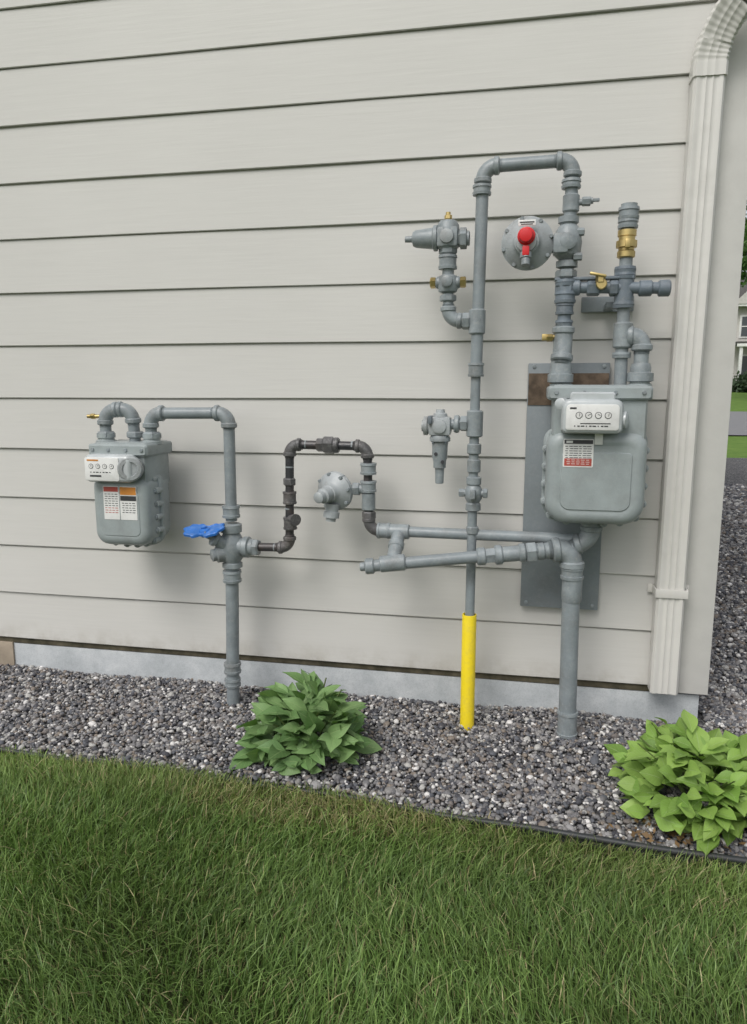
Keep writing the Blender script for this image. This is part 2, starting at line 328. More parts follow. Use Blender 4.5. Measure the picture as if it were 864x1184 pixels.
# ------------------------------------------------------------------ lawn
def blades(x,y,h,w,seed):
    r=np.random.default_rng(seed); n=len(x)
    flow=1.6*np.sin(x*2.3+np.sin(y*3.1)*1.3)+1.3*np.cos(y*4.1+x*1.7)
    ang=flow+r.normal(0,1.3,n); lean=np.clip(r.normal(.6,.33,n),.05,1.35)
    dx=np.cos(ang);dy=np.sin(ang); fa=r.uniform(0,6.28,n); px=np.cos(fa);py=np.sin(fa)
    vs=np.zeros((n,7,3)); 
    for li,(t,ww) in enumerate(((0,1.),(.35,.95),(.7,.65),(1,0))):
        off=h*lean*t**1.8; zz=h*t*(1-.35*lean*t)
        cx=x+dx*off;cy=y+dy*off
        if li<3:
            vs[:,2*li]=np.stack([cx-px*w*ww/2,cy-py*w*ww/2,zz],-1); vs[:,2*li+1]=np.stack([cx+px*w*ww/2,cy+py*w*ww/2,zz],-1)
        else: vs[:,6]=np.stack([cx,cy,zz],-1)
    vs[:,:,2]-=.014
    base=np.arange(n)[:,None]*7; f=(base+np.array([[0,1,3,2,2,3,5,4,4,5,6]])).ravel(); lp=np.tile([4,4,3],n)
    pn=.5+.25*np.sin(x*5.1+y*2.2)+.25*np.sin(y*7.7-x*3.3+1)
    u=r.uniform(0,1,n)
    c=np.array([.078,.150,.036])[None]*(1-u[:,None])+np.array([.225,.325,.10])[None]*u[:,None]
    c*=(.82+.32*pn)[:,None]*r.uniform(.68,1.24,n)[:,None]
    edge=np.clip(1-(ey(x)-y)/.30,0,1)
    c=c*(1+.15*edge[:,None])+edge[:,None]*np.array([.03,.012,.004])
    dry=np.clip(1-((x+.62)/.6)**2-((y+.92)/.14)**2,0,1)*.45+.06+.10*edge
    isdry=r.uniform(0,1,n)<dry; c[isdry]=np.array([.42,.37,.20])*r.uniform(.6,1.2,(isdry.sum(),1))
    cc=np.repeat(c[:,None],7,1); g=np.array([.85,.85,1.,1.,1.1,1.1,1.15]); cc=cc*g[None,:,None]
    return vs.reshape(-1,3),f,lp,cc.reshape(-1,3)
def lawnpts(n,x0,x1,y0,y1,hole=None):
    x=rng.uniform(x0,x1,n); y=rng.uniform(y0,y1,n); k=y<ey(x)-.008+rng.normal(0,.008,n)+.012*(x<.05)
    if hole: k&=~((x>hole[0])&(x<hole[1])&(y>hole[2]))
    return x[k],y[k]
x1,y1=lawnpts(120000,-2.35,1.25,-2.15,-.76); x2,y2=lawnpts(50000,-5,4,-4.2,-.76,(-2.35,1.25,-2.15))
def hh(x,y,n,m): 
    e=np.clip((ey(x)-y)/.12,0,1); return np.clip(rng.normal(m,.016,n),.018,.10)*(.6+.4*e)
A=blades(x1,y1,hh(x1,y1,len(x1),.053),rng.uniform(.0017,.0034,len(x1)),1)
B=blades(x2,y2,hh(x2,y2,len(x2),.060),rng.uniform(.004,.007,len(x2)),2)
sx=np.linspace(-9,9,91); sv=[];
for xx in sx: sv+=[(xx,ey(xx)-.004,-.016),(xx,-10,-.016)]
sv=np.array(sv); sf=[]
for i in range(90): sf+=[2*i,2*i+1,2*i+3,2*i+2]
o1=len(A[0]);o2=o1+len(B[0])
vt=np.concatenate([A[0],B[0],sv]); fi=np.concatenate([A[1],B[1]+o1,np.array(sf)+o2]); lp=np.concatenate([A[2],B[2],np.full(90,4)])
cc=np.concatenate([A[3],B[3],np.full((len(sv),3),.05)]); mi=np.concatenate([np.zeros(len(A[2])+len(B[2])),np.ones(90)])
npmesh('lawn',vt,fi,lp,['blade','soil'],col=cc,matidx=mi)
ed=P('landscape_edging')
pv=[]
for xx in np.linspace(-4.2,4.5,160): pv.append(V((xx,float(ey(xx))+.004,float(np.interp(xx,[-4,-1.9,-1.7,-.3,.15,4],[.0,.0,-.009,-.009,.006,.006]))+.005*math.sin(xx*2.1))))
rs=[]
for i,q in enumerate(pv):
    t=(pv[min(i+1,159)]-pv[max(i-1,0)]).normalized(); m=V((0,0,1)).cross(t).normalized(); nn=t.cross(m)
    rs.append([q+(m*math.cos(2*math.pi*j/12)+nn*math.sin(2*math.pi*j/12))*.010 for j in range(12)])
ed.rings(rs,'edging')
rs=[]
for i,q in enumerate(pv): rs.append([q+V((0,-.003,0)),q+V((0,.003,0)),q+V((0,.003,-.08)),q+V((0,-.003,-.08))])
ed.rings(rs,'edging'); ed.done()

# ------------------------------------------------------------------ house
TOP=4.3
house=empty('house')
sd=P('lap_siding',house)
xs=np.linspace(-7.5,.618,60)
for k in range(18):
    z0=.148+.23*k; top=z0+.23
    rs=[]
    for x in xs:
        jy=.0010*math.sin(x*1.9+k*2.1)+.0005*math.sin(x*5+k); jz=.0014*math.sin(x*1.3+k*1.7)+.0006*math.sin(x*4.1+k)
        prof=[(.012,z0+jz),(-.0155+jy,z0+jz),(-.0175+jy,z0+.0025+jz),(-.0075+jy,top-.0055+jz),(-.001,top-.0045+jz),(-.001,top+.01),(.012,top+.01)]
        rs.append([V((x,a,b)) for a,b in prof])
    sd.rings(rs,'siding')
sd.done(25)
h=P('foundation',house)
h.box((-2.9,.15,-.01),(7.24,.30,.25),'concrete',.004); h.done()
h=P('foundation_block',house); h.box((-2.95,-.004,.050),(1.06,.012,.14),'block',.003); h.done()
h=P('sill_board',house); h.box((-3.4,.02,.133),(8.05,.045,.032),'sill',.002); h.done()
h=P('corner_trim',house)
h.box((.682,-.012,2.22),(.126,.03,4.18),'trim',.003); h.box((.733,.07,2.22),(.024,.13,4.18),'trim',.003); h.done()
h=P('walls',house)
h.box((-3.4,3.53,2.22),(8.24,7.0,4.16),'siding',0); h.done()
h=P('roof',house)
h.box((-3.4,-.10,TOP+.02),(9.1,.26,.03),'trim',.003)
h.box((-3.4,-.24,TOP+.07),(9.1,.03,.2),'trim',.003)
mi=h.mi('roof')
c=[V(p) for p in ((-8,-.3,TOP+.16),(1.2,-.3,TOP+.16),(1.2,3.5,TOP+2.),(-8,3.5,TOP+2.),(1.2,7.5,TOP+.16),(-8,7.5,TOP+.16))]
a=[h.bm.verts.new(v) for v in c]
for q in ((0,1,2,3),(3,2,4,5),(1,4,2),(0,3,5)):
    f=h.bm.faces.new([a[i] for i in q]); f.material_index=mi
h.done()
h=P('gutter',house); h.box((-3.4,-.32,TOP+.07),(9.1,.12,.12),'spout',.02); h.done()
dp=P('downspout')
def dprof(w,d,rib=.004):
    o=[(-w/2,-d/2+.010),(-w/2+.008,-d/2)]
    for t in (-.22,.0,.22):
        o+=[(w*t-.012,-d/2),(w*t-.005,-d/2+rib),(w*t+.005,-d/2+rib),(w*t+.012,-d/2)]
    return o+[(w/2-.008,-d/2),(w/2,-d/2+.010),(w/2,-.006),(w/2-rib*.8,-.001),(w/2-rib*.8,.006),(w/2,.011),(w/2,d/2-.008),(w/2-.008,d/2),(-w/2+.008,d/2),(-w/2,d/2-.008)]
def dsweep(pts,w,d,mat='spout',rib=.004,scl=None):
    rs=[];pr=dprof(w,d,rib)
    for i,q in enumerate(pts):
        q=V(q); t=(V(pts[min(i+1,len(pts)-1)])-V(pts[max(i-1,0)])).normalized()
        ux=V((1,0,0))-t*t.x; ux=ux.normalized(); uy=t.cross(ux).normalized()
        if abs(t.x)>.3:
            uy=V((0,1,0))-t*t.y; uy.normalize(); ux=uy.cross(t).normalized()
        k=1 if scl is None else scl[i]
        rs.append([q+ux*a*k+uy*b*k for a,b in pr])
    dp.rings(rs,mat)
X0=.566
dsweep([(X0,-.062,.150),(X0+.002,-.062,1.2),(X0+.012,-.062,2.47)],.104,.078)
ep=[];es=[]
for i in range(45):
    t=i/44; a=t*math.radians(52)
    ep.append((X0+.012+.20*(1-math.cos(a)),-.062-.08*t*t,2.44+.21*math.sin(a)+.02*t)); es.append(1.03+(.032 if (i//2)%2 and i>4 else 0))
e=V(ep[-1])
dsweep(ep,.106,.080,rib=.002,scl=es)
dsweep([e-V((.006,0,.004)),e+V((.22,-.10,.26)),e+V((.27,-.14,.9)),e+V((.27,-.14,1.72))],.104,.078)
dsweep([(X0+.0115,-.062,2.405),(X0+.012,-.062,2.45)],.113,.087,rib=.002)
dp.box((X0+.003,-.104,.56),(.112,.004,.034),'spout',.001); dp.box((X0-.055,-.062,.56),(.004,.088,.034),'spout',.001); dp.box((X0+.060,-.062,.56),(.004,.088,.034),'spout',.001)
dp.box((X0-.063,-.024,.56),(.022,.006,.034),'spout',.001); dp.box((X0+.068,-.030,.56),(.02,.006,.034),'spout',.001)
for z in (.555,.565): dp.lathe((X0+.07,-.033,z),(0,-1,0),[(0,.003),(.002,.002)],'fit',8)
dp.done(30)

mp=P('equipment_backboard')
mp.box((.150,-.038,.950),(.306,.030,.976),'panel',.005)
mp.box((.150,-.055,1.338),(.300,.004,.122),'rust',.001)
for x,z in ((.02,1.425),(.28,1.425),(.02,.48),(.28,.48)): mp.lathe((x,-.053,z),(0,-1,0),[(0,.008),(.004,.007),(.005,.003)],'fit',12)
mp.done()
mp=P('pipe_bracket_plate'); mp.box((.282,-.032,1.655),(.190,.022,.056),'panel',.004); mp.box((.282,-.10,1.640),(.030,.13,.02),'panel',.003); mp.done()

# ------------------------------------------------------------------ meters
def meter(cx,w,zb,zt,ztop,big,index):
    root=empty('gas_meter'); b=P('meter_body',root); H=zt-zb; cz=(zt+zb)/2
    yf=-.325 if big else -.32; yb=-.10; ym=(yf+yb)/2
    cb=w*.22; ct=w*.15
    b.slab(cx,cz,w-.012,H-.012,ct,cb,[(yb,.03),(yb-.012,.008),(yb-.03,0),(ym,0)],'meter')
    b.slab(cx,cz,w+.016,H+.014,ct,cb,[(ym+.014,.004),(ym+.011,0),(ym+.001,0),(ym,.002),(ym-.001,0),(ym-.011,0),(ym-.014,.004)],'meter')
    b.slab(cx,cz,w-.004,H-.006,ct,cb,[(ym,0),(yf+.034,.0),(yf+.018,.005),(yf+.008,.013),(yf+.002,.026),(yf,.040),(yf+.002,.046),(yf+.002,.05)],'meter')
    b.slab(cx+(.004 if big else .0),(zt+ztop)/2-.02,w*.92,ztop-zt+.05,.012,.012,[(yb,.006),(yb-.01,0),(yf+.03,0),(yf+.018,.008)],'meter')
    b.slab(cx,ztop-.024,w+.004,.05,.012,.012,[(yb+.012,.006),(yb+.004,0),(yf+.012,0),(yf+.002,.008)],'meter')
    pts=[]
    for i in range(4):
        z=zb+H*(.22+.19*i); pts+=[(cx-w/2+.002,z),(cx+w/2-.002,z)]
    pts+=[(cx-w*.26,zb+.004),(cx-w*.06,zb-.001),(cx+w*.12,zb-.001),(cx+w*.28,zb+.004),(cx-w*.43,zb+H*.07),(cx+w*.43,zb+H*.07),(cx-w*.43,zt-.014),(cx+w*.43,zt-.014)]
    for x,z in pts:
        b.lathe((x,ym-.005,z),(0,-1,0),[(0,.014),(.040,.014),(.042,.012)],'meter',16); b.hexn((x,ym-.050,z),(0,-1,0),.0088,.014,'fit')
    for x in (cx-w*.42,cx-w*.15,cx+w*.15,cx+w*.42): b.hexn((x,yf+.004,ztop-.022),(0,-1,0),.008,.014,'fit')
    b.slab(cx,cz-.01,w*.70,H*.62,w*.05,w*.10,[(yf+.003,0),(yf-.002,.004),(yf-.002,.01)],'meter')
    for px in ((.118,.392) if big else (-1.735,-1.525)):
        b.lathe((px,-.2,ztop-.005),(0,0,1),[(0,.042),(.012,.042),(.016,.034),(.024,.034),(.024,.038),(.042,.038),(.044,.034)],'meter')
    b.done()
    index(root,cx,yf)
def idx_big(root,cx,yf):
    b=P('index_housing',root); c=.2185
    b.slab(c,1.247,.205,.118,.028,.018,[(yf+.02,0),(yf-.050,0),(yf-.062,.006),(yf-.066,.014)],'casing')
    b.slab(c,1.245,.176,.088,.014,.010,[(yf-.060,0),(yf-.0685,0),(yf-.0695,.002)],'white')
    b.lathe((c-.095,yf-.02,1.29),(-.5,-1,0),[(0,.02),(.03,.02),(.034,.012)],'casing')
    b.lathe((c+.098,yf-.02,1.235),(1,-.3,0),[(0,.03),(.02,.03),(.024,.02)],'casing')
    b.slab(c,1.315,.15,.03,.010,.004,[(yf+.02,0),(yf-.040,0),(yf-.046,.005)],'casing')
    for i in range(4):
        x=c-.045+i*.032; b.lathe((x,yf-.0695,1.252),(0,-1,0),[(0,.0115),(.001,.0115),(.0012,.0105),(.0006,.010)],'ink',20); b.lathe((x,yf-.0700,1.252),(0,-1,0),[(0,.0095),(.0012,.0095)],'white',20)
        b.box((x+.002,yf-.0716,1.254),(.0016,.0008,.011),'ink',0,Matrix.Rotation(i*1.1,3,'Y'))
    b.box((c+.01,yf-.0700,1.224),(.10,.001,.003),'ink',0)
    for i in range(9): b.box((c-.058+i*.013,yf-.0700,1.215),(.004+.004*(i%3),.001,.004),'ink',0)
    b.box((c-.065,yf-.0700,1.276),(.022,.001,.006),'ink',0)
    b.box((c+.03,yf-.004,1.172),(.028,.003,.05),'white',.001)
    b.slab(.181,1.116,.104,.100,.004,.004,[(yf,0),(yf-.0035,0)],'white')
    b.box((.181,yf-.0038,1.156),(.098,.001,.014),'ink',0); b.box((.150,yf-.0046,1.156),(.022,.0006,.008),'white',0)
    for i in range(6):
        for j in range(6): b.box((.140+j*.0155+.002*(i%2),yf-.0038,1.140-i*.008),(.009+.0035*((i*3+j)%3)*.9,.001,.0024),'ink',0)
    b.box((.181,yf-.0038,1.084),(.094,.001,.026),'lred',0)
    for i in range(3):
        for j in range(5): b.box((.148+j*.0165,yf-.0046,1.092-i*.007),(.010+.003*((i+j)%2),.0006,.0018),'white',0)
    b.done()
def idx_small(root,cx,yf):
    b=P('index_housing',root); c=-1.640
    b.slab(c,1.024,.205,.112,.024,.02,[(yf+.03,0),(yf-.030,0),(yf-.040,.006),(yf-.044,.014)],'casing')
    b.slab(c-.022,1.022,.150,.094,.008,.008,[(yf-.040,0),(yf-.0465,0),(yf-.0475,.002)],'white')
    b.lathe((c+.085,yf-.005,1.024),(.35,-1,0),[(0,.05),(.03,.05),(.036,.044),(.037,.030),(.030,.028)],'cast')
    for i in range(4):
        x=c-.068+i*.030; b.lathe((x,yf-.0475,1.034),(0,-1,0),[(0,.010),(.001,.010)],'ink',20); b.lathe((x,yf-.0480,1.034),(0,-1,0),[(0,.0082),(.0012,.0082)],'white',20); b.box((x+.001,yf-.0496,1.036),(.0016,.0008,.008),'ink',0,Matrix.Rotation(i*1.3,3,'Y'))
    for i in range(7): b.box((c-.07+i*.014,yf-.0480,1.010),(.005+.003*(i%3),.001,.003),'ink',0)
    b.box((c-.05,yf-.0480,.995),(.05,.001,.007),'ink',0); b.box((c-.06,yf-.0480,1.058),(.05,.001,.006),'lor',0)
    ox=.014
    b.slab(-1.668+ox,.880,.070,.138,.003,.003,[(yf,0),(yf-.0035,0)],'white'); b.slab(-1.592+ox,.880,.074,.138,.003,.003,[(yf,0),(yf-.0035,0)],'white')
    b.box((-1.668+ox,yf-.0038,.936),(.064,.001,.020),'lred',0); b.box((-1.592+ox,yf-.0038,.930),(.070,.001,.032),'lor',0); b.box((-1.592+ox,yf-.0038,.900),(.070,.001,.020),'ink',0)
    for i in range(9):
        for j in range(4): b.box((-1.692+ox+j*.0155+.002*(i%2),yf-.0038,.916-i*.0095),(.009+.0035*((i+j)%2),.001,.0024),'ink' if i<6 else 'lred',0)
    for i in range(5):
        for j in range(4): b.box((-1.616+ox+j*.0155+.002*(i%2),yf-.0038,.880-i*.0095),(.009+.0035*((i*2+j)%2),.001,.0024),'ink',0)
    b.done()
meter(.245,.350,.855,1.195,1.350,True,idx_big)
meter(-1.620,.258,.695,.985,1.118,False,idx_small)

# ------------------------------------------------------------------ pipework (left)
Y=-.2
g=P('meter_gas_piping')
g.run([(-1.735,Y,1.15),(-1.735,Y,1.250),(-1.615,Y+.01,1.258),(-1.612,Y+.02,1.10)],.0235,'pipe')
g.run([(-1.525,Y-.005,1.14),(-1.525,Y-.005,1.240),(-1.183,Y,1.243),(-1.186,Y,.80)],.0235,'pipe')
for x in (-1.735,-1.525,-1.612): g.hexn((x,Y+(.02 if x==-1.612 else 0),1.150),(0,0,1),.040,.026,'fit')
g.cyl((-1.735,-.2,1.225),(-1.815,-.2,1.225),.008,'brass'); g.hexn((-1.79,-.2,1.225),(1,0,0),.012,.02,'brass')
g.coupling((-1.186,Y,.84),(0,0,1),.034,.05,'fit')
g.cyl((-1.190,Y,.62),(-1.206,Y,-.03),.0275,'pipe')
g.coupling((-1.191,Y,.565),(0,0,1),.036,.05,'fit'); g.coupling((-1.203,Y,.16),(0,0,1),.034,.045,'fit'); g.coupling((-1.204,Y,.095),(0,0,1),.032,.035,'fit')
g.done()
v=P('gas_shutoff_valve')
v.lathe((-1.188,Y,.60),(0,0,1),[(0,.034),(.004,.042),(.022,.042),(.026,.034),(.05,.050),(.09,.054),(.125,.046),(.15,.034),(.154,.044),(.185,.044),(.19,.034)],'fit')
v.lathe((-1.188,Y,.692),(1,0,0),[(0,.045),(.05,.036),(.055,.044),(.075,.044),(.080,.034),(.095,.034),(.096,.032)],'fit')
v.hexn((-1.082,Y,.692),(1,0,0),.036,.03,'fit')
v.lathe((-1.188,Y,.67),(-.75,-.6,-.1),[(0,.04),(.065,.034),(.07,.026),(.085,.026),(.09,.015)],'fit')
v.lathe((-1.20,Y-.02,.70),(-.62,-.55,.50),[(0,.03),(.05,.024),(.055,.030),(.07,.030),(.075,.012),(.115,.012)],'fit')
c=V((-1.278,-.262,.765)); ax=V((-.10,-.30,1)).normalized(); u=V((1,-.1,.16)); u=(u-ax*u.dot(ax)).normalized(); w=ax.cross(u)
out=[];n=72
for i in range(n):
    a=2*math.pi*i/n; rr=.032+.056*abs(math.cos(a))**1.1+.005*math.cos(12*a); out.append((math.cos(a)*rr,math.sin(a)*rr))
rs=[]
for hgt,k in ((-.007,.90),(-.005,1.),(.004,1.),(.007,.93),(.004,.80),(.003,.5)):
    rs.append([c+u*a*k+w*b*k+ax*(hgt+.010*(abs(a)/.086)**2) for a,b in out])
v.rings(rs,'blue')
v.lathe(c-ax*.02,ax,[(0,.020),(.02,.026),(.03,.022),(.034,.012),(.042,.012)],'blue')
v.done()
g=P('black_iron_pipe')
g.run([(-1.085,Y,.694),(-.936,Y,.698),(-.928,Y,1.120),(-.610,Y,1.118),(-.604,Y,.787),(-.54,Y+.01,.779)],.0175,'black','blackfit',1.3,2.2)
for z in (.905,.80): g.coupling((-.932,Y,z),(0,0,1),.026,.05,'blackfit')
g.hexn((-.932,Y,.97),(0,0,1),.026,.03,'blackfit'); g.lathe((-.932,Y,.82),(.7,-.7,0),[(0,.018),(.04,.018),(.042,.024),(.05,.024)],'blackfit')
g.hexn((-.765,Y,1.12),(1,0,0),.036,.045,'blackfit'); g.hexn((-.80,Y,1.12),(1,0,0),.028,.03,'blackfit'); g.collar((-.735,Y,1.12),(1,0,0),.031,.022,'blackfit')
for z in (1.03,.96): g.coupling((-.606,Y,z),(0,0,1),.030,.045,'fit')
for q,a in (((-.930,Y,1.03),(0,0,1)),((-.934,Y,.86),(0,0,1)),((-.86,Y,1.12),(1,0,0)),((-.67,Y,1.12),(1,0,0)),((-1.0,Y,.696),(1,0,0))): g.collar(q,a,.0178,.008,'fit')
g.collar((-.605,Y,.90),(0,0,1),.027,.07,'fit'); g.hexn((-.604,Y,.845),(0,0,1),.028,.03,'blackfit')
g.done()
def disc_reg(name,c,ax,r,mats=('cast','cast')):
    p=P(name); a,b=mats
    ax=V(ax).normalized()
    p.lathe(V(c)-ax*.055,ax,[(0,r*.30),(.012,r*.42),(.03,r*.8),(.042,r*.95),(.046,r),(.052,r),(.054,r*.97),(.056,r),(.064,r),(.067,r*.94),(.076,r*.86),(.085,r*.60),(.094,r*.50),(.11,r*.46),(.112,r*.40),(.125,r*.38),(.128,r*.30)],a,40)
    u=ax.orthogonal().normalized(); w=ax.cross(u)
    for i in range(8):
        an=2*math.pi*(i+.3)/8; q=V(c)+(u*math.cos(an)+w*math.sin(an))*r*.92
        p.hexn(q+ax*.006,ax,.0075,.034,'fit')
    return p,ax
p,ax=disc_reg('gas_pressure_regulator',(-.741,Y,.938),(-.35,-1,-.12),.078)
p.lathe(V((-.741,Y,.938))+ax*.06,ax,[(0,.032),(.03,.030),(.034,.022),(.06,.022),(.064,.016)],'cast')
p.lathe((-.745,Y-.03,.89),(-.1,-.1,-1),[(0,.030),(.03,.026),(.032,.032),(.055,.032),(.057,.020),(.07,.020)],'cast')
p.cyl((-.70,Y,.945),(-.605,Y,.95),.019,'fit'); p.hexn((-.655,Y,.948),(1,0,0),.027,.03,'fit'); p.done()

# ------------------------------------------------------------------ lower manifold
g=P('gas_manifold_pipe')
g.run([(-.565,Y+.01,.782),(.20,Y+.01,.778)],.0215,'pipe')
g.coupling((-.545,Y+.01,.782),(1,0,0),.030,.05,'fit')
A0=V((-.484,Y+.01,.781)); B0=V((-.488,-.31,.680))
g.collar(A0,(1,0,0),.030,.085,'fit'); g.lathe(A0,B0-A0,[(0,.027),((B0-A0).length,.027)],'fit'); g.collar(A0.lerp(B0,.45),B0-A0,.031,.03,'fit')
L0=V((-.575,-.322,.667)); R0=V((.184,-.215,.747)); dr=(R0-L0).normalized()
g.cyl(L0,R0,.0235,'pipe'); g.collar(L0,dr,.031,.035,'fit'); g.collar(L0-dr*.028,dr,.017,.02,'fit'); g.collar(B0,dr,.032,.10,'fit')
for t,r,Ln,hx in ((.555,.034,.035,0),(.60,.031,.05,1),(.64,.038,.03,0),(.70,.030,.09,0),(.755,.036,.025,0),(.80,.040,.04,1),(.845,.033,.03,0),(.90,.031,.06,0)):
    (g.hexn if hx else g.collar)(L0.lerp(R0,t),dr,r,Ln,'fit')
g.cyl((.250,-.2,.87),(.250,-.2,.80),.032,'fit'); g.coupling((.250,-.2,.835),(0,0,1),.038,.03,'fit')
g.elbow((.250,-.2,.775),(0,0,1),(-1,0,-.3),.034,.05,'fit')
g.elbow((.184,-.215,.747),-dr,(0,0,-1),.040,.062,'fit'); g.cyl((.184,-.215,.70),(.194,-.22,-.03),.0335,'pipe')
g.coupling((.186,-.215,.655),(0,0,1),.040,.05,'fit'); g.lathe((.188,-.216,.60),(0,0,-1),[(-.03,.038),(0,.038),(.05,.038),(.06,.0345)],'fit'); g.coupling((.1935,-.22,.05),(0,0,1),.037,.10,'fit')
g.done()

g=P('gas_riser_pipe')
g.cyl((-.198,Y,-.03),(-.194,Y,1.45),.0185,'pipe')
g.run([(-.194,Y,1.40),(-.184,Y,2.124),(.128,Y,2.130),(.120,Y,1.72)],.0225,'pipe')
g.coupling((-.194,Y,1.41),(0,0,1),.028,.05,'fit')
for z,r,Ln in ((1.585,.031,.09),(1.21,.031,.10),(1.115,.027,.04),(1.05,.026,.05),(.80,.024,.03),(.70,.022,.02)): g.collar((-.194,Y,z),(0,0,1),r,Ln,'fit')
g.coupling((-.187,Y,2.045),(0,0,1),.031,.035,'fit'); g.coupling((.124,Y,2.05),(0,0,1),.031,.03,'fit')
g.cyl((.127,Y,1.985),(.20,Y,1.992),.011,'fit'); g.hexn((.178,Y,1.99),(1,0,0),.016,.03,'fit'); g.box((.205,Y,1.993),(.035,.012,.012),'fit',.003); g.collar((.126,Y,1.985),(0,0,1),.029,.06,'fit')
g.done()
v=P('riser_stop_valve')
v.lathe((-.193,Y,.875),(0,0,1),[(0,.022),(.004,.029),(.028,.029),(.034,.024),(.05,.033),(.085,.033),(.10,.024),(.106,.029),(.13,.029),(.134,.022)],'fit')
v.cyl((-.245,Y,.945),(-.14,Y,.945),.015,'fit'); v.hexn((-.238,Y,.945),(1,0,0),.017,.022,'fit'); v.hexn((-.148,Y,.945),(1,0,0),.020,.018,'fit'); v.box((-.193,Y-.04,.945),(.02,.03,.035),'fit',.004)
v.done()
s_=P('yellow_pipe_sleeve')
s_.lathe((-.198,Y,-.03),(0,0,1),[(0,.0285),(.488,.0285),(.491,.0275),(.491,.0245),(.40,.024)],'yellow',32); s_.done()

p=P('gas_pressure_regulator')
p.run([(-.194,Y,1.586),(-.300,Y,1.592),(-.303,Y,1.70)],.0195,'fit','fit',1.3); p.hexn((-.235,Y,1.588),(1,0,0),.031,.03,'fit')
p.hexn((-.303,Y,1.672),(0,0,1),.031,.025,'fit')
p.lathe((-.304,Y,1.69),(0,0,1),[(0,.024),(.005,.034),(.02,.038),(.045,.038),(.06,.034),(.066,.022),(.10,.022)],'fit')
for sx in (-1,1):
    p.lathe((-.304,Y,1.728),(sx,0,0),[(0,.024),(.04,.022),(.045,.018)],'fit'); p.hexn((-.304+sx*.055,Y,1.728),(1,0,0),.020,.022,'brass')
p.lathe((-.304,Y-.02,1.728),(0,-1,0),[(0,.022),(.03,.020),(.034,.012)],'fit')
p.coupling((-.306,Y,1.80),(0,0,1),.032,.05,'fit'); p.hexn((-.306,Y,1.84),(0,0,1),.034,.025,'fit')
p.lathe((-.307,Y,1.845),(0,0,1),[(0,.028),(.01,.042),(.06,.044),(.085,.040),(.10,.030),(.104,.012)],'fit')
p.box((-.307,Y,1.885),(.078,.082,.07),'fit',.012)
p.lathe((-.34,Y,1.886),(-1,0,0),[(0,.034),(.006,.046),(.018,.046),(.022,.038),(.05,.035),(.085,.031),(.095,.026),(.10,.012),(.125,.011),(.126,.008)],'fit',32)
p.lathe((-.275,Y,1.882),(1,0,0),[(0,.03),(.012,.03),(.014,.038),(.036,.038),(.038,.030)],'fit',6); p.lathe((-.24,Y,1.882),(1,0,0),[(0,.026),(.012,.026),(.012,.020),(.004,.019)],'fit')
p.cyl((-.307,Y,1.94),(-.307,Y,1.975),.009,'brass'); p.hexn((-.307,Y,1.958),(0,0,1),.014,.016,'brass'); p.lathe((-.307,Y-.04,1.885),(0,-1,0),[(0,.026),(.012,.024),(.016,.012)],'cast')
p.done()
p=P('gas_relief_valve')
p.cyl((-.194,Y,1.212),(-.30,Y,1.205),.020,'fit'); p.hexn((-.235,Y,1.21),(1,0,0),.030,.03,'fit'); p.collar((-.262,Y,1.208),(1,0,0),.034,.02,'fit')
p.box((-.325,Y,1.20),(.085,.07,.072),'cast',.014); p.lathe((-.325,Y,1.20),(-1,0,0),[(.035,.030),(.045,.030),(.048,.036),(.062,.036),(.064,.022),(.07,.021)],'cast')
p.lathe((-.325,Y-.03,1.20),(0,-1,0),[(0,.028),(.012,.026),(.016,.010)],'cast'); p.lathe((-.325,Y,1.235),(0,0,1),[(0,.028),(.012,.026),(.016,.018),(.028,.016)],'cast')
p.box((-.36,Y-.02,1.225),(.015,.06,.03),'dark',.003)
p.lathe((-.325,Y,1.165),(0,0,-1),[(0,.034),(.01,.040),(.022,.040),(.026,.032),(.045,.030),(.085,.029),(.10,.025),(.125,.024),(.127,.018),(.185,.016),(.187,.012)],'fit',28)
for dx in (-.012,.014): p.lathe((-.325+dx,Y-.0265,1.095-.03*(dx>0)),(0,-1,0),[(0,.007),(.005,.007)],'ink',10)
for i in range(4):
    a=math.radians(45+90*i); p.hexn((-.325+.033*math.cos(a),Y+.033*math.sin(a),1.15),(0,0,1),.006,.03,'dark')
p.done()
p,ax=disc_reg('gas_pressure_regulator',(-.020,Y-.02,1.852),(-.06,-1,-.05),.092,('cast','fit'))
q=V((-.020,Y-.02,1.852))
p.lathe(q+ax*.06+V((0,0,.016)),ax,[(0,.032),(.02,.030),(.022,.026),(.038,.025),(.043,.021),(.045,.012)],'red',28)
p.box(q+ax*.075+V((.0,0,-.034)),(.024,.03,.033),'red',.004)
p.lathe(q+ax*.065+V((0,0,-.04)),(0,-.3,-1),[(0,.020),(.02,.020),(.022,.016),(.045,.015)],'fit')
p.box(q+ax*.060+V((0,0,.062)),(.060,.004,.020),'white',.001,Matrix.Rotation(-.06,3,'X')); p.box(q+ax*.0628+V((0,0,.064)),(.05,.001,.004),'ink',0); p.box(q+ax*.0628+V((0,0,.057)),(.04,.001,.003),'ink',0)
p.lathe((.04,Y,1.845),(1,0,0),[(0,.026),(.03,.026),(.032,.036),(.048,.036),(.05,.028)],'fit')
p.lathe((.120,Y,1.765),(0,0,1),[(0,.026),(.004,.038),(.024,.038),(.028,.028),(.045,.046),(.09,.050),(.13,.042),(.15,.028),(.155,.036),(.175,.036),(.178,.026)],'fit')
